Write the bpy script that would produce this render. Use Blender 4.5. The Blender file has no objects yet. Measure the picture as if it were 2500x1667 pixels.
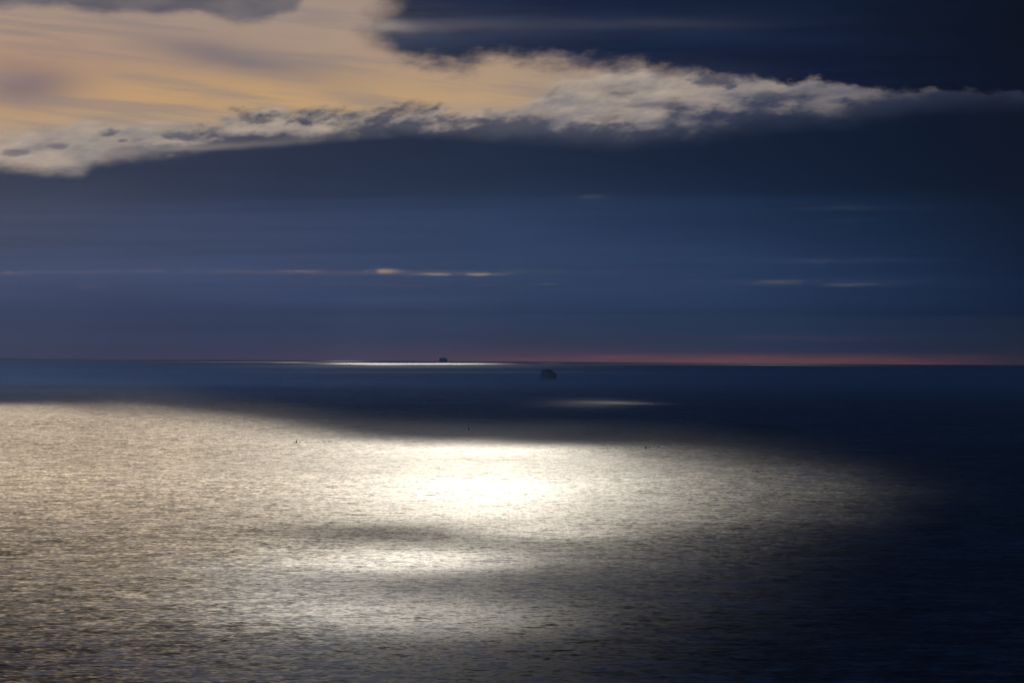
import bpy, bmesh, math, random
from mathutils import Vector, Matrix
random.seed(7)
C = bpy.context.scene.collection
S = bpy.context.scene

# ------------------------------------------------------------------ constants
R_E = 6371000.0            # the sea is a curved sheet
H = 130.0                  # cliff-top eye height
F = 9375.0                 # 135 mm lens, in pixels of the 2500 px photo
SUN_EL = math.radians(28.0)
SUN_AZ = math.radians(-0.35)
DECK = 5000.0              # height of the unseen cloud deck, set to stay above the frame
DIP = math.sqrt(2*H/R_E)
Y_TRUE = 883 - DIP*F       # row of the true horizontal
TILT = 0.0064              # roll of the camera

# ------------------------------------------------------------------ camera
cam = bpy.data.cameras.new('camera')
cam.lens = 135; cam.sensor_width = 36; cam.clip_start = 1; cam.clip_end = 400000
co = bpy.data.objects.new('camera', cam); C.objects.link(co)
co.location = (0, 0, H)
pitch = (833.5 - Y_TRUE)/F
rot = Matrix.Rotation(math.pi/2 - pitch, 4, 'X') @ Matrix.Rotation(TILT, 4, 'Z')
co.rotation_euler = rot.to_euler()
S.camera = co

# ------------------------------------------------------------------ node helper
class V:
    """A float socket with arithmetic."""
    def __init__(s, nt, sock): s.nt, s.s = nt, sock
    def _m(s, op, *a, clamp=False):
        n = s.nt.nodes.new('ShaderNodeMath'); n.operation = op; n.use_clamp = clamp
        for i, v in enumerate((s,)+a):
            if isinstance(v, V): s.nt.links.new(v.s, n.inputs[i])
            else: n.inputs[i].default_value = v
        return V(s.nt, n.outputs[0])
    def __add__(s, o): return s._m('ADD', o)
    __radd__ = __add__
    def __sub__(s, o): return s._m('SUBTRACT', o)
    def __rsub__(s, o): return (s*-1.0)+o
    def __mul__(s, o): return s._m('MULTIPLY', o)
    __rmul__ = __mul__
    def __truediv__(s, o): return s._m('DIVIDE', o)
    def __pow__(s, o): return s._m('POWER', o)
    def max(s, o): return s._m('MAXIMUM', o)
    def min(s, o): return s._m('MINIMUM', o)
    def abs(s): return s._m('ABSOLUTE')
    def clamp(s): return s._m('ADD', 0.0, clamp=True)
    def ss(s, a, b):       # smoothstep a..b (a may exceed b)
        n = s.nt.nodes.new('ShaderNodeMapRange'); n.interpolation_type = 'SMOOTHSTEP'
        s.nt.links.new(s.s, n.inputs[0])
        if a < b:
            n.inputs[1].default_value, n.inputs[2].default_value = a, b; n.inputs[3].default_value, n.inputs[4].default_value = 0, 1
        else:
            n.inputs[1].default_value, n.inputs[2].default_value = b, a; n.inputs[3].default_value, n.inputs[4].default_value = 1, 0
        return V(s.nt, n.outputs[0])
    def exp(s): return s._m('EXPONENT')
    def curve(s, pts, lo=0.0, hi=1.0):
        """pts (x, y): smooth curve through the points, y within lo..hi."""
        x0, x1 = pts[0][0], pts[-1][0]
        n = s.nt.nodes.new('ShaderNodeFloatCurve')
        s.nt.links.new(((s - x0)/(x1 - x0)).clamp().s, n.inputs['Value'])
        c = n.mapping.curves[0]
        q = [((x-x0)/(x1-x0), (y-lo)/(hi-lo)) for x, y in pts]
        while len(c.points) < len(q): c.points.new(0.5, 0.5)
        for p, (a, b) in zip(c.points, q): p.location = (a, b); p.handle_type = 'AUTO'
        for i, (a, b) in enumerate(q): c.points[i].location = (a, b)
        n.mapping.update()
        return V(s.nt, n.outputs[0])*(hi-lo) + lo

def vec(nt, x, y, z=0.0):
    n = nt.nodes.new('ShaderNodeCombineXYZ')
    for i, v in enumerate((x, y, z)):
        if isinstance(v, V): nt.links.new(v.s, n.inputs[i])
        else: n.inputs[i].default_value = v
    return n.outputs[0]
def noise(nt, v, scale=1.0, detail=3.0, rough=0.5, col=False, dist=0.0, lac=2.0):
    n = nt.nodes.new('ShaderNodeTexNoise'); n.inputs['Scale'].default_value = scale
    n.inputs['Detail'].default_value = detail; n.inputs['Roughness'].default_value = rough
    n.inputs['Distortion'].default_value = dist; n.inputs['Lacunarity'].default_value = lac
    nt.links.new(v, n.inputs['Vector'])
    if not col: return V(nt, n.outputs['Fac'])
    s = nt.nodes.new('ShaderNodeSeparateColor'); nt.links.new(n.outputs['Color'], s.inputs[0])
    return [V(nt, o) for o in s.outputs]
def split(nt, sock):
    s = nt.nodes.new('ShaderNodeSeparateXYZ'); nt.links.new(sock, s.inputs[0])
    return [V(nt, o) for o in s.outputs]
def lin(c):
    return tuple((v/255/12.92) if v/255 <= 0.04045 else ((v/255+0.055)/1.055)**2.4 for v in c)
def mix(nt, f, a, b):
    n = nt.nodes.new('ShaderNodeMix'); n.data_type = 'RGBA'
    if isinstance(f, V): nt.links.new(f.s, n.inputs[0])
    else: n.inputs[0].default_value = f
    for k, v in ((6, a), (7, b)):
        if isinstance(v, tuple): n.inputs[k].default_value = (*v, 1)
        else: nt.links.new(v, n.inputs[k])
    return n.outputs[2]
def scale_col(nt, c, f):
    n = nt.nodes.new('ShaderNodeVectorMath'); n.operation = 'SCALE'
    if isinstance(c, tuple): n.inputs[0].default_value = c
    else: nt.links.new(c, n.inputs[0])
    if isinstance(f, V): nt.links.new(f.s, n.inputs['Scale'])
    else: n.inputs['Scale'].default_value = f
    return n.outputs[0]
def ramp(nt, f, stops, a, b, soft=False):
    n = nt.nodes.new('ShaderNodeValToRGB'); nt.links.new(((f-a)/(b-a)).clamp().s, n.inputs[0])
    e = n.color_ramp.elements
    if soft: n.color_ramp.interpolation = 'B_SPLINE'
    while len(e) < len(stops): e.new(0.5)
    for k, (p, c) in enumerate(stops): e[k].position = (p-a)/(b-a)
    for k, (p, c) in enumerate(stops): e[k].color = (*lin(c), 1)
    return n.outputs[0]
def grid(nt, X, Y, stations, a, b, soft=False):
    """colour field: a ramp over Y at each station of X, blended between stations"""
    out = None; px = None
    for x, stops in stations:
        r = ramp(nt, Y, stops, a, b, soft)
        out = r if out is None else mix(nt, ((X-px)/(x-px)).clamp(), out, r)
        px = x
    return out

# ------------------------------------------------------------------ world: evening cloud over the sea
W = bpy.data.worlds.new('World'); S.world = W; W.use_nodes = True
nt = W.node_tree; nt.nodes.clear()
tc = nt.nodes.new('ShaderNodeTexCoord')
dx, dy, dz = split(nt, tc.outputs['Generated'])
az = dx._m('ARCTAN2', dy); el = dz._m('ARCSINE')
X0 = az*F + 1250.0
Y0 = Y_TRUE - el*F + az._m('SINE')*(TILT*F)
# X, Y: azimuth and elevation in 1/9375 rad, zero at the left end of the cloud gap

w1, w2, w3 = noise(nt, vec(nt, X0/260.0, Y0/90.0, 3.1), 1, 4, 0.55, col=True)
v1, v2, v3 = noise(nt, vec(nt, X0/70.0, Y0/38.0, 8.7), 1, 6, 0.62, col=True)
Y = Y0
X = X0
low = grid(nt, X, Y + (w1-0.5)*26.0*(Y.ss(840, 780)), [
 (-100, [(430,(50,53,68)),(500,(60,64,82)),(600,(62,70,92)),(700,(64,75,102)),(800,(66,76,104)),(850,(70,72,98)),(876,(68,74,98))]),
 (600, [(370,(42,48,70)),(450,(41,51,72)),(520,(51,61,87)),(620,(60,72,98)),(700,(62,76,104)),(800,(63,76,104)),(850,(74,73,98)),(878,(84,75,98))]),
 (1250,[(360,(25,36,62)),(430,(29,41,66)),(480,(38,50,78)),(560,(43,57,88)),(660,(52,66,96)),(760,(54,68,98)),(820,(60,68,96)),(850,(78,72,90)),(866,(98,75,86)),(880,(100,78,92))]),
 (1800,[(330,(14,27,52)),(430,(12,28,54)),(490,(23,38,66)),(600,(33,51,82)),(700,(42,60,92)),(780,(44,64,94)),(842,(52,64,90)),(862,(72,66,84)),(873,(118,78,80)),(884,(140,88,84))]),
 (2200,[(300,(3,20,46)),(450,(4,22,48)),(500,(12,32,60)),(600,(20,40,70)),(700,(28,48,80)),(780,(31,50,82)),(848,(40,50,76)),(865,(60,54,72)),(878,(118,76,74)),(888,(112,72,74))]),
 (2520,[(300,(1,12,34)),(450,(1,12,34)),(600,(3,22,50)),(700,(8,28,60)),(800,(16,32,60)),(850,(34,38,58)),(872,(62,46,56)),(890,(64,44,54))]),
], 240, 892, True)
high = grid(nt, X, Y + (w2-0.5)*50.0, [
 (-100,[(0,(160,148,140)),(60,(172,150,134)),(130,(180,150,126)),(230,(190,158,120)),(290,(188,160,124)),(350,(180,160,140))]),
 (600, [(40,(160,146,136)),(100,(166,148,134)),(150,(164,144,128)),(215,(190,160,120)),(250,(194,163,118)),(290,(182,160,128)),(330,(170,156,140))]),
 (1150,[(0,(160,146,136)),(100,(172,153,134)),(190,(176,154,128)),(240,(186,160,124)),(290,(166,152,134))]),
 (1700,[(160,(160,147,134)),(260,(150,142,132)),(320,(130,128,128))]),
 (2150,[(200,(140,132,128)),(260,(112,108,112))]),
 (2520,[(200,(56,54,68)),(260,(40,44,62))]),
], -60, 360)
warm = nt.nodes.new('ShaderNodeVectorMath'); warm.operation = 'MULTIPLY'; warm.inputs[1].default_value = (1.02, 0.95, 0.88); nt.links.new(high, warm.inputs[0]); high = warm.outputs[0]
# purple-grey veils inside the bright gap
veil = ((X-60)/150.0)**2.0 + ((Y+(w1-0.5)*60-212)/52.0)**2.0
high = mix(nt, (veil*-1.0).exp()*0.8, high, lin((118,106,114)))
veil2 = ((X-560)/230.0)**2.0 + ((Y-(X-560)*0.20+(w2-0.5)*44-142)/34.0)**2.0
high = mix(nt, (veil2*-1.0).exp()*0.8, high, lin((120,112,116)))
streak = noise(nt, vec(nt, X/420.0, (Y-X*0.10)/26.0, 1.7), 1, 3, 0.5)
high = mix(nt, streak.ss(0.44, 0.70)*0.55, high, lin((140,128,124)))

# grey tumbled cloud on top of the bank: light fringe
n_x = X + (w3-0.5)*120.0
lump = noise(nt, vec(nt, (X+(Y-300)*0.9)/95.0, Y/52.0, 4.4), 1, 5, 0.55)
lump2 = noise(nt, vec(nt, (X+(Y-300)*0.8)/120.0, Y/34.0, 9.4), 1, 3, 0.45)
lump3 = noise(nt, vec(nt, X/260.0, (Y+X*0.06)/40.0, 6.1), 1, 3, 0.5)
fr_top = X.curve([(-400,350),(0,335),(250,308),(500,290),(760,268),(1000,262),(1200,272),(1330,215),(1450,170),(1700,165),(2000,190),(2500,220),(2900,230)], 100, 500)
fring = (Y - fr_top + (lump-0.5)*120.0 + (v1-0.5)*46.0).ss(-14, 26)
fcol = mix(nt, lump2.ss(0.36, 0.72), lin((172,158,142)), lin((132,128,127)))
fcol = mix(nt, lump3.ss(0.42, 0.70)*X.ss(1100,1500)*(Y+(w2-0.5)*60.0).ss(185, 280)*0.9, fcol, lin((86,90,104)))
fcol = mix(nt, (lump-0.5).abs().ss(0.05,0.0)*0.12, fcol, lin((184,172,154)))
fcol = mix(nt, (X + (Y-240)*2.0).ss(1500, 2400), fcol, lin((92,92,104)))
fcol = mix(nt, X.ss(2050, 2420), fcol, lin((24,34,58)))
sky = mix(nt, fring*0.85, high, fcol)
lumpf = noise(nt, vec(nt, (X+(Y-300)*0.8)/58.0, Y/30.0, 31.0), 1, 6, 0.62)
sky = scale_col(nt, sky, (lumpf-0.5)*fring*0.75 + 1.0)
# dark shreds of scud in front of the fringe: (x, y, half width, half height, strength)
for bx, by, bw, bh, st in [(740,294,62,20,.9),(622,298,45,15,.6),(640,297,30,14,.45),(262,329,30,13,.75),(140,361,34,10,.6),(48,376,45,13,.6),
                           (930,290,46,26,.85),(1057,267,16,11,.8),(455,332,80,17,.8),(1130,300,130,22,.75),(1510,229,52,15,.6),(1480,287,56,13,.45),
                           (1752,200,90,24,.8),(1880,238,130,12,.6),(2045,252,50,10,.45),(1780,286,100,14,.7),(1640,262,80,9,.35),(300,348,22,6,.6),
                           (1345,228,14,16,.3),(1950,292,120,14,.6)]:
    ex = (X - bx - (Y-by)*(-0.9 if bw < 70 else 0.0) + (v1-0.5)*bw*1.3)/bw
    ey = (Y - by + (v2-0.5)*bh*2.6)/bh
    m = (((ex*ex + ey*ey)*-0.8).exp() + (lumpf-0.5)*1.7).ss(0.42, 1.05)*st
    sky = mix(nt, m, sky, lin((66,70,86)) if bx < 1400 else lin((48,56,78)))
# bank
bank = X.curve([(-400,400),(0,412),(90,418),(180,424),(240,400),(420,378),(560,352),(700,338),(900,326),(1050,322),(1250,326),(1400,334),(1550,332),(1700,318),(1850,298),(2050,284),(2250,262),(2500,246),(2900,240)], 100, 500)
bsoft = X.curve([(-400,16),(400,18),(900,18),(1300,28),(1800,40),(2400,30),(2900,30)], 0, 60)
rag = noise(nt, vec(nt, (X+(Y-300)*0.7)/150.0, Y/75.0, 21.0), 1, 5, 0.6)
rm = ((Y - bank + 34.0 + (rag-0.5)*230.0 + (v1-0.5)*70.0 + (lumpf-0.5)*60.0)/24.0).ss(-1.0, 1.4)
sky = mix(nt, rm*X.ss(60, 520)*0.9, sky, mix(nt, X.ss(1200,1900), lin((62,67,82)), lin((46,54,76))))
bd = (Y - bank + (v1-0.5)*26.0 + (w1-0.5)*40.0)/bsoft
bm = bd.ss(-1.0, 1.3)
sky = mix(nt, bm, sky, low)
# tongue of light left between bank and the shred at the left
tongue = ((X-500)/260.0)**2.0 + ((Y-(362-(X-500)*0.07)+(v2-0.5)*10)/9.0)**2.0
sky = mix(nt, (tongue*-1.0).exp()*0.55*Y.ss(378,366), sky, lin((140,132,126)))
# upper dark cloud
uc = X.curve([(800,84),(880,112),(960,142),(1040,160),(1110,170),(1200,150),(1320,152),(1430,160),(1540,172),(1640,186),(1750,196),(1950,200),(2150,222),(2500,232),(2900,236)], 0, 400)
usoft = X.curve([(800,36),(1200,30),(1500,30),(1900,14),(2900,9)], 0, 60)
um = ((Y - uc + (v1-0.5)*70.0 + (w2-0.5)*44.0 + (lumpf-0.5)*40.0)/usoft).ss(1.0, -1.2)
um = um*(X + (v2-0.5)*90.0 + (w3-0.5)*60.0 - (Y-78).abs()*0.5).ss(838, 965)
slit = (((Y - 66 - (X-1200)*-0.006 + (w2-0.5)*34.0 + (v2-0.5)*14.0)/15.0)**2.0*-1.0).exp()*X.curve([(800,1.0),(900,.85),(980,.5),(1060,.2),(1250,.12),(1450,.13),(1650,.13),(1800,.06),(1950,.0),(2400,0),(2900,0)],0,1)
ucol = grid(nt, X, Y + (w1-0.5)*40.0, [
 (900,[(0,(52,56,74)),(60,(60,64,80)),(110,(58,64,82)),(150,(66,70,84))]),
 (1150,[(0,(24,34,60)),(60,(46,52,72)),(120,(38,48,70)),(160,(52,58,78))]),
 (1500,[(0,(14,28,56)),(60,(30,40,64)),(120,(16,30,56)),(170,(40,46,68))]),
 (2000,[(0,(8,22,46)),(80,(14,26,52)),(150,(6,20,48)),(210,(12,22,50))]),
 (2350,[(0,(2,14,36)),(200,(1,12,36))]),
 (2520,[(0,(1,6,20)),(200,(1,8,28))]),
], -40, 240)
lay = noise(nt, vec(nt, X/520.0, (Y+X*0.02)/34.0, 41.0), 1, 4, 0.55)
ucol = scale_col(nt, ucol, (lay-0.5)*1.3 + 0.92)
sky = mix(nt, um, sky, ucol)
sky = mix(nt, slit*um.max(X.ss(940,880))*X.ss(860,930)*0.85, sky, mix(nt, X.ss(950,1400), lin((168,154,142)), lin((112,108,116))))
# grey cloud at the top left
tl = X.curve([(-400,30),(0,28),(110,24),(230,40),(380,38),(480,34),(600,58),(680,44),(740,8),(800,-80),(2900,-80)], -200, 200)
tm = ((Y - tl + (v1-0.5)*34.0 + (w3-0.5)*30.0)/14.0).ss(1.0, -1.2)*X.ss(860,700)
sky = mix(nt, tm*0.92, sky, mix(nt, w1.ss(0.35,0.65), lin((84,84,94)), lin((116,110,112))))
# breaks low in the bank
def lowstreak(sky, sx, sy, hw, hh, st, c, wob=14.0):
    ex = (X - sx)/hw; ey = (Y - sy + (v2-0.5)*wob*0.55 + (w1-0.5)*wob)/hh
    return mix(nt, ((ex*ex+ey*ey)*-1.0).exp()*st*v3.ss(0.34, 0.54), sky, lin(c))
for a in [(935,662,34,4.5,1.0,(186,152,126)),(1060,669,42,3,.8,(165,145,125)),(1168,669,46,3,.85,(165,148,122)),(735,661,40,3,.6,(150,125,118)),
          (900,664,420,5,.35,(110,100,108)),(300,664,420,4,.25,(105,98,105)),(25,667,36,4,.5,(110,98,102)),(980,696,240,4,.30,(95,92,105)),(215,703,50,4,.25,(100,95,104)),
          (1340,695,34,3,.4,(98,92,98)),(1900,690,52,5,.8,(100,92,100)),(2075,697,75,3,.75,(95,88,94)),(2010,638,46,5,.6,(66,70,94)),(2020,637,210,8,.4,(50,62,90)),
          (1960,690,300,7,.35,(66,72,98)),(1440,481,36,6,.45,(76,78,90)),(2060,510,70,4,.5,(48,56,74)),(2040,540,90,6,.35,(42,52,76)),(1990,508,260,8,.2,(48,56,78)),
          (1700,824,420,6,.3,(86,70,90)),(2000,827,160,5,.4,(92,70,86)),(2350,700,120,4,.3,(44,54,80))]:
    sky = lowstreak(sky, *a)
# red gap in the cloud right above the horizon
redn = noise(nt, vec(nt, X/240.0, Y/5.0, 12.0), 1, 3, 0.6)
sky = mix(nt, Y.ss(862, 874)*redn.ss(0.40,0.62)*X.ss(900,1500)*X.ss(2500,2200)*0.8, sky, lin((138,86,80)))
# fine horizontal structure of the far bank
fine = noise(nt, vec(nt, X/800.0, (Y+X*0.01)/17.0, 5.0), 1, 5, 0.62)
broad = noise(nt, vec(nt, X/900.0, (Y-X*0.015)/70.0, 15.0), 1, 3, 0.5)
sky = scale_col(nt, sky, (fine-0.5)*0.42*Y.ss(340,480)*Y.ss(872,840) + (broad-0.5)*0.40*Y.ss(340,430) + (w3-0.5)*0.10 + 1.0)
cool = nt.nodes.new('ShaderNodeVectorMath'); cool.operation = 'MULTIPLY'; nt.links.new(sky, cool.inputs[0]); kk = bm*X.ss(500, 1500)*Y.ss(850, 820)
nt.links.new(vec(nt, kk*-0.10+1.0, kk*0.02+1.0, kk*-0.05+1.0), cool.inputs[1]); sky = cool.outputs[0]
under = (Y + (w1-0.5)*26.0 + X*0.004).ss(500, 476)*bm
sky = scale_col(nt, sky, under*-0.20*X.ss(200,1100) + 1.0)
sky = scale_col(nt, sky, X.ss(1700, 2500)*-0.30 + 1.0)
# the far air dims the low sky; this is its radiance beyond the haze
path = (el.max(0.0058)**-1.0)*0.0058
far_air = nt.nodes.new('ShaderNodeVectorMath'); far_air.operation = 'MULTIPLY'; nt.links.new(sky, far_air.inputs[0])
nt.links.new(vec(nt, path*1.2+1.0, path*1.1+1.0, path*1.5+1.0), far_air.inputs[1]); sky = far_air.outputs[0]
# overhead the overcast closes; beside and behind it a brighter sky is added
over = noise(nt, vec(nt, az*2.2, el*7.0, 2.0), 1, 4, 0.5)
oc = mix(nt, over.ss(0.35,0.65), lin((26,34,54)), lin((48,54,72)))
sky = mix(nt, el.ss(0.095, 0.16), sky, oc)
sky = mix(nt, az.abs().ss(0.35, 1.0), sky, mix(nt, over.ss(0.3,0.7), lin((94,111,142)), lin((114,122,138))))  # unseen sky to the sides and rear, brightened to lift haze and ships
# clear air above the cloud gives what little the cover lets through
nish = nt.nodes.new('ShaderNodeTexSky'); nish.sky_type = 'NISHITA'; nish.sun_disc = False
nish.sun_elevation = SUN_EL; nish.sun_rotation = SUN_AZ; nish.altitude = H
bg1 = nt.nodes.new('ShaderNodeBackground'); nt.links.new(nish.outputs[0], bg1.inputs[0]); bg1.inputs[1].default_value = 0.05
bg2 = nt.nodes.new('ShaderNodeBackground'); nt.links.new(sky, bg2.inputs[0]); bg2.inputs[1].default_value = 1.0
ms = nt.nodes.new('ShaderNodeMixShader'); ms.inputs[0].default_value = 0.997
nt.links.new(bg1.outputs[0], ms.inputs[1]); nt.links.new(bg2.outputs[0], ms.inputs[2])
wo = nt.nodes.new('ShaderNodeOutputWorld'); nt.links.new(ms.outputs[0], wo.inputs[0])

# ------------------------------------------------------------------ sun
sl = bpy.data.lights.new('sun', 'SUN'); sl.energy = 3.0; sl.angle = math.radians(0.53); sl.color = (1.0, 0.93, 0.82)
so = bpy.data.objects.new('sun', sl); C.objects.link(so)
sd = Vector((math.sin(SUN_AZ)*math.cos(SUN_EL), math.cos(SUN_AZ)*math.cos(SUN_EL), math.sin(SUN_EL)))
so.rotation_euler = sd.to_track_quat('Z', 'Y').to_euler(); so.location = sd*9000

# ------------------------------------------------------------------ exposure / render settings
vs = S.view_settings; S.display_settings.display_device = 'sRGB'
vs.view_transform = 'Standard'; vs.look = 'None'; vs.exposure = 0; vs.gamma = 1; vs.use_curve_mapping = False
cy = S.cycles; cy.max_bounces = 4; cy.diffuse_bounces = 2; cy.glossy_bounces = 2; cy.transmission_bounces = 2
cy.transparent_max_bounces = 8; cy.volume_bounces = 0; cy.caustics_reflective = False; cy.caustics_refractive = False
cy.sample_clamp_indirect = 2.0
cy.use_denoising = True
W.cycles.sampling_method = 'NONE'
cy.use_adaptive_sampling = True; cy.adaptive_threshold = 0.02

# ------------------------------------------------------------------ materials
def material(name, col, rough=0.6, metal=0.0, var=0.25, sc=0.4):
    m = bpy.data.materials.new(name); m.use_nodes = True; t = m.node_tree
    b = t.nodes['Principled BSDF']
    tc = t.nodes.new('ShaderNodeTexCoord')
    f = noise(t, tc.outputs['Object'], sc, 5, 0.6)
    c = mix(t, f.ss(0.35, 0.7), tuple(col), tuple(v*(1-var) for v in col))
    t.links.new(c, b.inputs['Base Color']); b.inputs['Roughness'].default_value = rough; b.inputs['Metallic'].default_value = metal
    return m
def px_to_ground(X, Y):
    """point of the sea seen in direction (X, Y) from the cliff top"""
    dep = (Y - TILT*(X-1250) - Y_TRUE)/F
    dep = max(dep, DIP*1.0001)
    d = (dep - math.sqrt(dep*dep - 2*H/R_E))*R_E
    return ((X-1250)/F*d, d, -d*d/(2*R_E))

# ------------------------------------------------------------------ water
def curved_sheet(name, xs, ys, z0):
    me = bpy.data.meshes.new(name); vs_ = []; fs = []
    for y in ys:
        for x in xs: vs_.append((x, y, z0 - (x*x+y*y)/(2*R_E)))
    n = len(xs)
    for j in range(len(ys)-1):
        for i in range(n-1):
            a = j*n+i; fs.append((a, a+1, a+n+1, a+n))
    me.from_pydata(vs_, [], fs); me.update()
    for p in me.polygons: p.use_smooth = True
    o = bpy.data.objects.new(name, me); C.objects.link(o); return o
xs = sorted(set([s*v for s in (-1, 1) for v in (0,400,800,1300,2000,3000,4000,5500,7000,9000,12000,16000,21000,26000)]))
ys = [-8000,-4000,-2000,0] + [500*k for k in range(1, 93)]
water = curved_sheet('sea_water', xs, ys, 0.0)
water['kind'] = 'structure'
m = bpy.data.materials.new('sea_water'); m.use_nodes = True; t = m.node_tree
b = t.nodes['Principled BSDF']
geo = t.nodes.new('ShaderNodeNewGeometry')
px, py, pz = split(t, geo.outputs['Position'])
def waves(lx, ly, seed, det=2, rough=0.5): return noise(t, vec(t, px/lx, py/ly, seed), 1, det, rough, col=True)
w_a = waves(3.2, 3.0, 25.0, 2); w_b = waves(6.5, 7.0, 5.0, 3, 0.6); w_c = waves(15.0, 19.0, 15.0, 2, 0.6)
w_s = waves(42.0, 12.0, 35.0, 2); w_d = waves(34.0, 48.0, 45.0, 2); w_e = waves(75.0, 180.0, 9.0, 3)
wc = waves(420.0, 700.0, 19.0, 4, 0.6); wd = noise(t, vec(t, px/2600.0, py/900.0, 2.0), 1, 4, 0.55)
wg = noise(t, vec(t, px/7000.0, py/2600.0, 3.0), 1, 4, 0.65)
sx = (w_a[0]-0.5)*0.50 + (w_b[0]-0.5)*0.45 + (w_c[0]-0.5)*0.28 + (w_d[0]-0.5)*0.14 + (w_s[0]-0.5)*0.08
# seen from the shore, the faces of the waves that lean towards it are the ones in view: hence the constant
calm = py.ss(6500, 13000)
sy = ((w_a[1]-0.5)*0.55 + (w_b[1]-0.5)*0.66 + (w_c[1]-0.5)*0.44 + (w_d[1]-0.5)*0.20 + (w_s[1]-0.5)*0.40 + ((w_e[1]-0.5)*0.15 + (wc[1]-0.5)*0.22)*(py.ss(5500, 11000)*-0.65 + 1.0) + (wd-0.5)*0.10 + (wg-0.5)*0.4*py.ss(7000, 12000))*(calm*-0.35 + 1.0) - 0.17 + py.ss(6500, 13000)*0.11
nv = vec(t, sx, sy, 1.0)
nn = t.nodes.new('ShaderNodeVectorMath'); nn.operation = 'NORMALIZE'; t.links.new(nv, nn.inputs[0])
t.links.new(nn.outputs[0], b.inputs['Normal'])
b.inputs['Base Color'].default_value = (0.001, 0.004, 0.010, 1)
b.inputs['IOR'].default_value = 1.333
t.links.new((0.41 + (wd-0.5)*0.12 - calm*0.06).s, b.inputs['Roughness'])
water.data.materials.append(m)
M_water = m
# ------------------------------------------------------------------ unseen cloud deck above the frame, gaps shaped to lay sun patches on sea
dxs = sorted(set([s*v for s in (-1, 1) for v in (0,2000,4000,7000,11000,16000,24000,36000,50000)]))
deck = curved_sheet('unseen_cloud_deck', dxs, list(range(2000, 50001, 2000)) + [50500], DECK)
deck['kind'] = 'structure'
m = bpy.data.materials.new('unseen_cloud'); m.use_nodes = True; t = m.node_tree
t.nodes.remove(t.nodes['Principled BSDF'])
geo = t.nodes.new('ShaderNodeNewGeometry')
cx, cyy, cz = split(t, geo.outputs['Position'])
ct = 1/math.tan(SUN_EL)
gy0 = (cyy - DECK*ct).max(900.0)
run = ((gy0*gy0 - cyy*cyy)/(2*R_E) + DECK)*ct          # ground run of a sun ray from the cloud to the sea
gx = cx - run*math.sin(SUN_AZ)
gy = (cyy - run*math.cos(SUN_AZ)).max(900.0).min(40700.0)
# bearing and depression of the lit spot from the coast, in 1/9375 rad
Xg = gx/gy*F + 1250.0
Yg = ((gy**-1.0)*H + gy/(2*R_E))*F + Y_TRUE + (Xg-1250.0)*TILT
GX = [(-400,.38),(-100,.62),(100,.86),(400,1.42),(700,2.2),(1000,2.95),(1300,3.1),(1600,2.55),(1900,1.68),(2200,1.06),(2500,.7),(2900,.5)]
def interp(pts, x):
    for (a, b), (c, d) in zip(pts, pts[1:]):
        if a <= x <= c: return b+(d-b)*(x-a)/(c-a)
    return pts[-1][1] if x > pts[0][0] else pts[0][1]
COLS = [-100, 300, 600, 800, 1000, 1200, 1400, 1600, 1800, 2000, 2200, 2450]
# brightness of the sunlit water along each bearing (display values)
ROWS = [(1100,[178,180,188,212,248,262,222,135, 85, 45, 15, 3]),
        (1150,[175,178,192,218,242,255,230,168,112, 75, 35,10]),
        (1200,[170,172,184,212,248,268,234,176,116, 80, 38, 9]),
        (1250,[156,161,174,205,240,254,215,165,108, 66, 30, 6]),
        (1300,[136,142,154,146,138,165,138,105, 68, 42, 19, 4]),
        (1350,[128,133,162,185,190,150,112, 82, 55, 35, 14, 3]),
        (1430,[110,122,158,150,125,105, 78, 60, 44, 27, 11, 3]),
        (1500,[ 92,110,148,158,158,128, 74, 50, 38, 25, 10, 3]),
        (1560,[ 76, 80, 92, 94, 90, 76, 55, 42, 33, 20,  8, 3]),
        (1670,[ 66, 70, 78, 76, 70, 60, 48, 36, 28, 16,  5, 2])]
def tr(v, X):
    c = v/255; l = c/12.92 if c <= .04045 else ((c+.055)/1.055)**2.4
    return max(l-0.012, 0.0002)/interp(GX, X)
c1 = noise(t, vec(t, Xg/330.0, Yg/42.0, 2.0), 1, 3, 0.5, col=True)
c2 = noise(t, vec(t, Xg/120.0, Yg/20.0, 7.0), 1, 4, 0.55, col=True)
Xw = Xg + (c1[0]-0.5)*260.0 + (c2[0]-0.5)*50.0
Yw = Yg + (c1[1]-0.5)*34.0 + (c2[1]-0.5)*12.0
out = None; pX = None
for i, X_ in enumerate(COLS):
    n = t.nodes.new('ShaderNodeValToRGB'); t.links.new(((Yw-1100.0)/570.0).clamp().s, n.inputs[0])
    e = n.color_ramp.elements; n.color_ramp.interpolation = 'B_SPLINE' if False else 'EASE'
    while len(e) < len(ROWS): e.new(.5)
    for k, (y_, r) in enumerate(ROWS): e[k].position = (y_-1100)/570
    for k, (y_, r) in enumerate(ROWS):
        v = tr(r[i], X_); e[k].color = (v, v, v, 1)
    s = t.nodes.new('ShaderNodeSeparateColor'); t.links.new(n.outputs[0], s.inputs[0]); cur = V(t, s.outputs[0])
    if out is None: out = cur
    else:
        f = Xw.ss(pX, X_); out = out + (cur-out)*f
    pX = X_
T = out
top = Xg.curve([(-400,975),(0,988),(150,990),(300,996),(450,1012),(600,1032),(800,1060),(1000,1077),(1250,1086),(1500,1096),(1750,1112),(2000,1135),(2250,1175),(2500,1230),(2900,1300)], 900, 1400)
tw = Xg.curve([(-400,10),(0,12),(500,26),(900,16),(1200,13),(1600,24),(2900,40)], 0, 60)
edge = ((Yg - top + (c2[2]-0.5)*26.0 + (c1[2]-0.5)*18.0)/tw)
T = T*(edge.ss(-1.2, 1.2)*0.8 + edge.ss(0.3, 1.6)*0.2)
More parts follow.
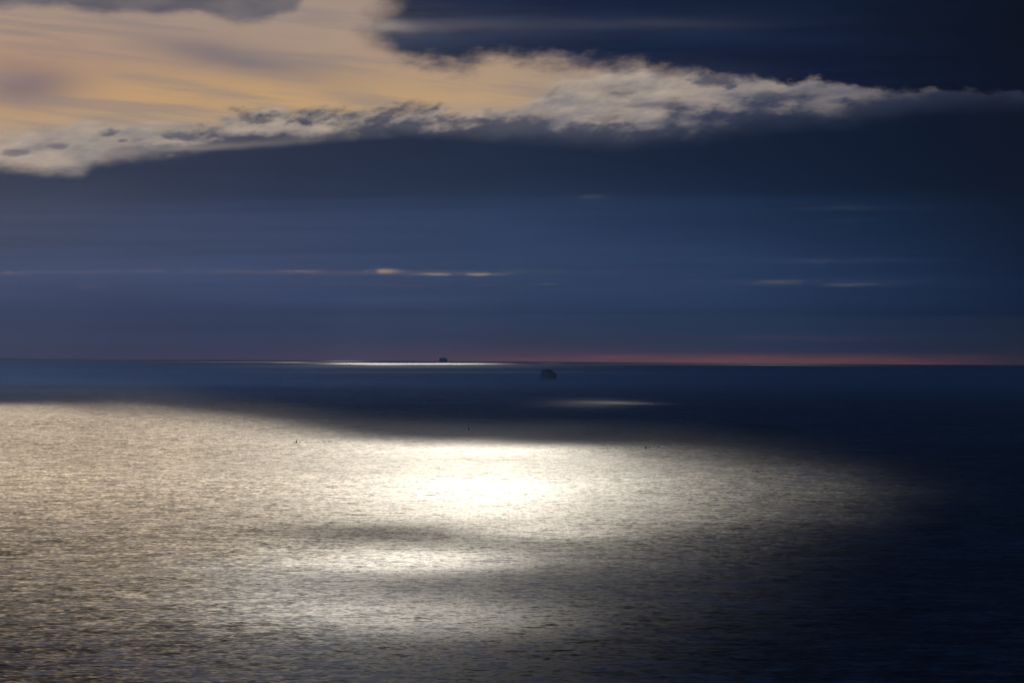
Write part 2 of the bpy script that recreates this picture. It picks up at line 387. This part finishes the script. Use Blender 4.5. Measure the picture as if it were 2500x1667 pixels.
T = T + (((Yg - top + 48.0 + (c1[2]-0.5)*40.0)/26.0).ss(-1.2, 1.6)*edge.ss(1.0, -0.6))*Xg.curve([(-400,.02),(0,.03),(500,.028),(1000,.018),(1500,.014),(1900,.008),(2500,.0),(2900,0)],0,.1)
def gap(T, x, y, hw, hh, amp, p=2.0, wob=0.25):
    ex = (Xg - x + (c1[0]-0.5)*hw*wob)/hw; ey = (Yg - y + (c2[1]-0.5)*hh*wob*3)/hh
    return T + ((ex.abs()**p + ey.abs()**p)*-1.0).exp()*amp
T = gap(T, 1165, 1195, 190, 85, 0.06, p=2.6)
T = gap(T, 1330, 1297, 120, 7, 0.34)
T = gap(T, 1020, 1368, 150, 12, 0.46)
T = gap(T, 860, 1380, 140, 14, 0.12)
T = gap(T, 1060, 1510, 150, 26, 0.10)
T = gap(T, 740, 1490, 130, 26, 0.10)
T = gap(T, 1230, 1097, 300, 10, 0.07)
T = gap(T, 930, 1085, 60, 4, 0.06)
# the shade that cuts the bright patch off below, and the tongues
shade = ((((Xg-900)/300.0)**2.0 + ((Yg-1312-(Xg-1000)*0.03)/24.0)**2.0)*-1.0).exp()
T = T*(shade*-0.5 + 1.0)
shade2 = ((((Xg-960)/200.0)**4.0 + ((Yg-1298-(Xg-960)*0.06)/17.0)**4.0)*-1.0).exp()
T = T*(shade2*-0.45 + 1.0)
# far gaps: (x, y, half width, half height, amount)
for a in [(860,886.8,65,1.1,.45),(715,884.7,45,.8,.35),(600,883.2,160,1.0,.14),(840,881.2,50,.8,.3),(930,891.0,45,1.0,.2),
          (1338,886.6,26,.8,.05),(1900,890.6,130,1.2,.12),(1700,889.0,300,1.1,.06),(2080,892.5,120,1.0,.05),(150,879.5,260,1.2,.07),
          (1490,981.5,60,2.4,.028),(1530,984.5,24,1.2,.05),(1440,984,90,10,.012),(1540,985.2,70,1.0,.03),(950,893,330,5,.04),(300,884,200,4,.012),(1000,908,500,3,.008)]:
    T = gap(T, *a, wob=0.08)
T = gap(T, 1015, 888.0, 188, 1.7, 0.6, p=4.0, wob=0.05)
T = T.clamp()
trc = t.nodes.new('ShaderNodeBsdfTransparent')
tl_ = t.nodes.new('ShaderNodeBsdfTranslucent'); df = t.nodes.new('ShaderNodeBsdfDiffuse')
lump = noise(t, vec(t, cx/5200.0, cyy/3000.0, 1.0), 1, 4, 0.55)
dark_right = (gx/gy).ss(-0.34, 0.17)  # underside colour darkens to the right, keeping the sea dark there
tcol = mix(t, dark_right, (0.056,0.108,0.250), (0.002,0.012,0.048))
near = mix(t, dark_right, (0.044,0.047,0.058), (0.002,0.0035,0.009))
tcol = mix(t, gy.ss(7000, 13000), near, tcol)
tcol = scale_col(t, tcol, (lump*1.2 + 0.4)*(gy.ss(6500, 15000)*4.2 + 0.6))  # far underside brightened and blued so the distant sea reflects it
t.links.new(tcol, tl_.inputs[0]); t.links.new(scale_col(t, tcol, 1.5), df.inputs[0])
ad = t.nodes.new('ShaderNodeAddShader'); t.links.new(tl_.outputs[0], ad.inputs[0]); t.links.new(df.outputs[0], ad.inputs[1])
tint = mix(t, Xg.ss(150, 1150), (1.0, 0.83, 0.63), (1.0, 0.97, 0.90))
tint = mix(t, Yg.ss(1300, 1420)*Xg.ss(350, 700), tint, (0.99, 0.97, 0.94))
t.links.new(scale_col(t, tint, T), trc.inputs[0])     # sunlight through the gaps tinted warmer leftwards, to warm the sea there
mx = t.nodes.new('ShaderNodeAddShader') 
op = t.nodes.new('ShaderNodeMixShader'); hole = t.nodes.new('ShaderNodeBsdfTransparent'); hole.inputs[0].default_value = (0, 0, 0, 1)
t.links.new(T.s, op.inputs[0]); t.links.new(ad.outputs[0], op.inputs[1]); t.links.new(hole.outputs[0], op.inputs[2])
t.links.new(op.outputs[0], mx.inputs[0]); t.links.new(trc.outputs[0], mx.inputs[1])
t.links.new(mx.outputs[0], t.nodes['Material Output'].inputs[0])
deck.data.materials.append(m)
# ------------------------------------------------------------------ haze over the sea
me = bpy.data.meshes.new('haze'); bmh = bmesh.new(); bmesh.ops.create_cube(bmh, size=1.0)
for v in bmh.verts:
    v.co = ((-26500 if v.co.x < 0 else 26500), (-8500 if v.co.y < 0 else 46500), (-230 if v.co.z < 0 else 400))
bmh.to_mesh(me); bmh.free()
haze = bpy.data.objects.new('haze', me); C.objects.link(haze); haze['kind'] = 'stuff'
m = bpy.data.materials.new('haze'); m.use_nodes = True; t = m.node_tree; t.nodes.remove(t.nodes['Principled BSDF'])
pv = t.nodes.new('ShaderNodeVolumePrincipled'); pv.inputs['Color'].default_value = (0.44, 0.64, 1.0, 1)
pv.inputs['Density'].default_value = 3.6e-5; pv.inputs['Anisotropy'].default_value = 0.0
t.links.new(pv.outputs[0], t.nodes['Material Output'].inputs['Volume'])
me.materials.append(m)
# ------------------------------------------------------------------ helpers for things
def link(name, bm, mat, parent=None, smooth=False):
    me = bpy.data.meshes.new(name); bmesh.ops.recalc_face_normals(bm, faces=bm.faces); bm.to_mesh(me); bm.free()
    me.materials.append(mat)
    if smooth:
        for p in me.polygons: p.use_smooth = True
    o = bpy.data.objects.new(name, me); C.objects.link(o)
    if parent: o.parent = parent
    return o
def thing(name, label, cat, loc, rz=0.0, group=None):
    o = bpy.data.objects.new(name, None); C.objects.link(o); o.location = loc; o.rotation_euler = (0, 0, rz)
    o['label'] = label; o['category'] = cat
    if group: o['group'] = group
    return o
def box(bm, x0, x1, y0, y1, z0, z1):
    v = [bm.verts.new(p) for p in ((x0,y0,z0),(x1,y0,z0),(x1,y1,z0),(x0,y1,z0),(x0,y0,z1),(x1,y0,z1),(x1,y1,z1),(x0,y1,z1))]
    for f in ((0,3,2,1),(4,5,6,7),(0,1,5,4),(1,2,6,5),(2,3,7,6),(3,0,4,7)): bm.faces.new([v[i] for i in f])
def lathe(bm, prof, n=16, cx=0, cy=0):
    rings = [[bm.verts.new((cx+r*math.cos(2*math.pi*k/n), cy+r*math.sin(2*math.pi*k/n), z)) for k in range(n)] for r, z in prof]
    for a, b_ in zip(rings, rings[1:]):
        for k in range(n): bm.faces.new((a[k], a[(k+1)%n], b_[(k+1)%n], b_[k]))
    bm.faces.new(rings[0][::-1]); bm.faces.new(rings[-1])
def bar(bm, a, b_, r, n=6):
    a, b_ = Vector(a), Vector(b_); d = (b_-a).normalized(); u = d.orthogonal().normalized(); w = d.cross(u)
    R = [[bm.verts.new(p + (u*math.cos(2*math.pi*k/n)+w*math.sin(2*math.pi*k/n))*r) for k in range(n)] for p in (a, b_)]
    for k in range(n): bm.faces.new((R[0][k], R[0][(k+1)%n], R[1][(k+1)%n], R[1][k]))
    bm.faces.new(R[0][::-1]); bm.faces.new(R[1])
def loft(bm, sections):
    """sections: list of equal-length point rings, bow to stern, closed at both ends and on deck"""
    rings = [[bm.verts.new(p) for p in s] for s in sections]
    n = len(rings[0])
    for a, b_ in zip(rings, rings[1:]):
        for k in range(n): bm.faces.new((a[k], a[(k+1)%n], b_[(k+1)%n], b_[k]))
    bm.faces.new(rings[0][::-1]); bm.faces.new(rings[-1])

hull_blue = material('hull_paint_blue', (0.03, 0.05, 0.10), 0.5, sc=0.05)
steel_grey = material('weathered_steel', (0.08, 0.11, 0.16), 0.6, sc=0.05)
house_paint = material('deckhouse_paint', (0.09, 0.12, 0.17), 0.5, sc=0.05)
box_paint = material('container_paint', (0.035, 0.055, 0.11), 0.6, var=0.5, sc=0.02)
glass = material('bridge_glass', (0.01, 0.015, 0.02), 0.1)
buoy_paint = material('buoy_dark_paint', (0.012, 0.014, 0.016), 0.6, sc=2.0)
buoy_steel = material('buoy_steel', (0.02, 0.021, 0.022), 0.5, sc=2.0)
boat_paint = material('boat_paint', (0.006, 0.010, 0.018), 0.6, sc=0.3)

def hull_mesh(L, B, D, fc, draft=3.0, bulwark=1.2):
    """hull with flared, raked bow (+x), full midbody and transom; fc: extra height of the forecastle"""
    bm = bmesh.new(); secs = []
    st = [(-0.5, .80, 0, .55), (-0.47, .94, 0, .80), (-0.38, 1, 0, .97), (0.15, 1, 0, 1), (0.28, .97, 0, .90), (0.36, .86, .3, .66), (0.42, .68, .8, .40), (0.46, .48, 1, .20), (0.485, .28, 1, .07), (0.505, .08, 1.05, .015)]
    for fx, wt, f, wb_ in st:
        top = D + fc*f; hb = B/2*wt; hw = B/2*wb_
        x = fx*L; xb = x - (0 if fx < .3 else (fx-.3)*L*.32)
        secs.append([(x, -hb, top), (x - (x-xb)*.35, -(hb*.6+hw*.4), top*.55), (xb, -hw, 0.0), (xb, -hw*.8, -draft), (xb, hw*.8, -draft), (xb, hw, 0.0), (x - (x-xb)*.35, hb*.6+hw*.4, top*.55), (x, hb, top)])
    loft(bm, secs)
    return bm

def cargo_ship(label, loc, rz, L, B, D, fc, bays, house_x, house_h, group=None):
    t = thing('cargo_ship', label, 'ship', loc, rz, group)
    link('hull', hull_mesh(L, B, D, fc), hull_blue, t)
    bm = bmesh.new()                                            # bulwark rail round the forecastle
    pts = [(0.36*L, B/2*.86, D+fc*.3), (0.42*L, B/2*.68, D+fc*.8), (0.46*L, B/2*.48, D+fc), (0.485*L, B/2*.28, D+fc), (0.505*L, 0, D+fc*1.05)]
    for s in (-1, 1):
        for p, q in zip(pts, pts[1:]):
            bar(bm, (p[0], s*p[1], p[2]+1.1), (q[0], s*q[1], q[2]+1.1), .18)
            bar(bm, (p[0], s*p[1], p[2]), (p[0], s*p[1], p[2]+1.1), .12)
    link('bow_rail', bm, house_paint, t)
    rnd = random.Random(3)
    for k, (x0, z1) in enumerate(bays):
        bm = bmesh.new()
        rows = max(3, int(B*(0.97 if x0 < L*.22 else .80)//2.6)); tiers = max(1, int((z1 - D - 1.0)//2.7))
        for r in range(rows):
            y0 = (r-rows/2)*2.6
            miss = rnd.random() < .12
            for q in range(tiers - (1 if miss else 0)):
                box(bm, x0, x0+12.2, y0+.08, y0+2.5, D+1.0+q*2.7, D+1.0+q*2.7+2.62)
        box(bm, x0-.2, x0+12.4, -rows*1.3, rows*1.3, D-.1, D+.97)  # hatch cover
        link('container_stack', bm, box_paint, t)
    bm = bmesh.new()
    hw = B*.42
    for q in range(int(house_h//3)):
        ins = .35*q
        box(bm, house_x, house_x+11-ins*.5, -hw+ins, hw-ins, D+q*3.0, D+q*3.0+2.98)
    z = D + int(house_h//3)*3.0
    dh = link('deckhouse', bm, house_paint, t)
    bm = bmesh.new(); box(bm, house_x+3, house_x+9, -B*.43, B*.43, z+.01, z+2.6); br = link('bridge', bm, house_paint, t)
    bm = bmesh.new()
    for r in range(int(B*.8//2)): box(bm, house_x+9.0, house_x+9.06, -B*.41+r*2, -B*.41+r*2+1.6, z+1.2, z+2.1)
    link('bridge_window', bm, glass, br)
    bm = bmesh.new(); box(bm, house_x-9, house_x-3.2, -3, 3, D, z-1); lathe(bm, [(1.0, z-1.2), (1.0, z+2.2)], 10, house_x-6, 1.2); lathe(bm, [(.8, z-1.2), (.8, z+1.8)], 10, house_x-6, -1.2)
    link('funnel', bm, hull_blue, t)
    bm = bmesh.new(); bar(bm, (house_x+6, 0, z+2.5), (house_x+6, 0, z+7.5), .35); bar(bm, (house_x+6, -2.4, z+5.5), (house_x+6, 2.4, z+5.5), .18)
    link('radar_mast', bm, steel_grey, t)
    bm = bmesh.new(); bar(bm, (.45*L, 0, D+fc*.9), (.45*L, 0, D+fc+5.5), .3); bar(bm, (.45*L, -1.2, D+fc+4), (.45*L, 1.2, D+fc+4), .12)
    link('foremast', bm, steel_grey, t)
    return t

# --- the big ship in the middle distance, bow quarter towards the cliff
gx_, gy_, gz_ = px_to_ground(1341.5, 924.5)
th = math.radians(-90+23)
cargo_ship('dark blue laden container ship in the haze, bow to the right', (gx_, gy_, gz_), th, 118, 22.5, 10.5, 4.5,
           [(-59+24, 32.5), (-59+37, 33.5), (-59+50, 31.0), (-59+63, 27.5), (-59+76, 24.0), (-59+89, 20.0)], -51, 16)
# --- hull-down ship on the horizon
gx_, gy_, gz_ = px_to_ground(1083.5, 882.6)
cargo_ship('faint blue ship standing as a small hump on the horizon', (gx_, gy_, gz_), math.radians(-90+17), 200, 34, 14, 4,
           [(-100+30, 27.0), (-100+44, 31.0), (-100+58, 34.0), (-100+72, 34.0), (-100+86, 34.0), (-100+100, 31.0), (-100+114, 31.0), (-100+128, 28.0), (-100+142, 24.5), (-100+156, 22.0)], -96, 15)

def fishing_boat(label, loc, rz, L, B, mast):
    t = thing('fishing_boat', label, 'boat', loc, rz, 'small boats far out on the right')
    link('hull', hull_mesh(L, B, L*.10, L*.07, 1.0), boat_paint, t)
    D = L*.10
    bm = bmesh.new(); box(bm, L*.02, L*.20, -B*.32, B*.32, D-.05, D+L*.13); box(bm, L*.04, L*.17, -B*.26, B*.26, D+L*.13+.01, D+L*.20)
    wh = link('wheelhouse', bm, boat_paint, t)
    bm = bmesh.new(); box(bm, L*.171, L*.173, -B*.22, B*.22, D+L*.155, D+L*.19); link('wheelhouse_window', bm, glass, wh)
    bm = bmesh.new(); bar(bm, (-L*.05, 0, D), (-L*.05, 0, mast), L*.012); link('mast', bm, steel_grey, t)
    bm = bmesh.new(); bar(bm, (-L*.05, 0, mast*.95), (-L*.42, 0, D+1.2), L*.008); bar(bm, (-L*.05, 0, mast*.95), (L*.42, 0, D+L*.09), L*.006); link('rigging', bm, steel_grey, t)
    bm = bmesh.new(); bar(bm, (-L*.40, -B*.34, D), (-L*.40, -B*.34, D+L*.15), L*.012); bar(bm, (-L*.40, B*.34, D), (-L*.40, B*.34, D+L*.15), L*.012); bar(bm, (-L*.40, -B*.34, D+L*.15), (-L*.40, B*.34, D+L*.15), L*.012)
    link('stern_gantry', bm, steel_grey, t)
    return t
p = px_to_ground(2417, 903.6)
fishing_boat('tiny dark fishing boat under the horizon, the wider of two at far right', p, math.radians(200), 22, 6.5, 12.5)
p = px_to_ground(2389.3, 902.4)
fishing_boat('tiny dark fishing boat seen end on, narrower of two at far right', p, math.radians(-80), 15, 6.0, 8.5)

def buoy(label, loc, s, float_r, tower_r, body):
    t = thing('navigation_buoy', label, 'buoy', loc, 0.35, 'navigation buoys along the edge of the shade')
    bm = bmesh.new(); lathe(bm, [(float_r*.70, -.5), (float_r*.96, -.2), (float_r, .12), (float_r*.98, .42), (float_r*.82, .60), (float_r*.45, .74)], 20); link('float', bm, buoy_paint, t, True)
    for k in range(4):
        a = math.pi/4 + k*math.pi/2
        bm = bmesh.new(); bar(bm, (tower_r*1.25*math.cos(a), tower_r*1.25*math.sin(a), .6), (tower_r*.55*math.cos(a), tower_r*.55*math.sin(a), s-.75), .06)
        link('tower_leg', bm, buoy_steel, t)
    bm = bmesh.new(); lathe(bm, [(tower_r*.95, .95), (tower_r, 1.2), (tower_r*body, s*.62), (tower_r*.72, s-.80)], 12); link('daymark', bm, buoy_paint, t)
    bm = bmesh.new()
    for k in range(16):
        a, b_ = 2*math.pi*k/16, 2*math.pi*(k+1)/16
        bar(bm, (tower_r*.9*math.cos(a), tower_r*.9*math.sin(a), s-.55), (tower_r*.9*math.cos(b_), tower_r*.9*math.sin(b_), s-.55), .04, 5)
    link('guard_ring', bm, buoy_steel, t)
    bm = bmesh.new(); lathe(bm, [(.26, s-.80), (.30, s-.62), (.24, s-.60), (.24, s-.25), (.12, s-.08)], 12); link('lantern', bm, glass, t, True)
    return t
p1 = px_to_ground(725.5, 1080.6); buoy('dark pillar buoy on a wide float, left of the bright glitter', p1, 3.5, 1.9, .75, .85)
p2 = px_to_ground(1578, 1094.8); buoy('slim dark buoy at the right edge of the bright glitter', p2, 3.1, 1.0, .75, .95)
p3 = px_to_ground(1145.5, 1049.2); buoy('faint slim buoy alone in the blue shade beyond the glitter', p3, 4.2, 1.0, .75, .9)

# --- low dark ripples that trail off behind the buoys
wm = bpy.data.materials.new('ripple_water'); wm.use_nodes = True; t = wm.node_tree; b = t.nodes['Principled BSDF']
tcn = t.nodes.new('ShaderNodeTexCoord'); b.inputs['IOR'].default_value = 1.333
t.links.new(mix(t, noise(t, tcn.outputs['Object'], .2, 3), (0.002, 0.008, 0.018), (0.004, 0.012, 0.022)), b.inputs['Base Color']); b.inputs['Roughness'].default_value = 0.25
def ripples(name, pts, seed):
    rnd = random.Random(seed); bm = bmesh.new()
    for (X0_, Y0_, X1_, Y1_, h, w) in pts:
        a = Vector(px_to_ground(X0_, Y0_)); e = Vector(px_to_ground(X1_, Y1_)); n = max(4, int((X1_-X0_)/1.5)); rows = []
        for k in range(n+1):
            f = k/n; p = a.lerp(e, f); p.y += rnd.uniform(-1, 1)*w*.6; env = math.sin(math.pi*min(1, max(0, f*.96+.02)))**.6*rnd.uniform(.5, 1.1)
            rows.append([bm.verts.new((p.x, p.y-w*.4, p.z-.05)), bm.verts.new((p.x, p.y, p.z+h*env)), bm.verts.new((p.x, p.y+w, p.z-.05))])
        for r0, r1 in zip(rows, rows[1:]):
            for k in range(2): bm.faces.new((r0[k], r1[k], r1[k+1], r0[k+1]))
    o = link(name, bm, wm, None, False); o['kind'] = 'stuff'; return o
ripples('wake_ripples', [(716,1080.8,722,1080.8,.7,2),(729,1080.6,736,1080.2,.8,2),(743,1079.6,754,1079.2,.55,3),(767,1078.6,782,1077.3,.4,3),(786,1078,800,1076.2,.5,3),(798,1077,813,1077.3,.5,3),(780,1074,792,1073.6,.3,3)], 1)
ripples('wake_ripples', [(1581,1093.8,1587,1093.4,.6,2),(1587,1092.4,1598,1092,.5,3),(1596,1092,1612,1092.3,.45,3),(1610,1090,1634,1089,.35,3),(1630,1086,1645,1085.4,.4,3),(1650,1086,1680,1085.6,.4,3)], 2)
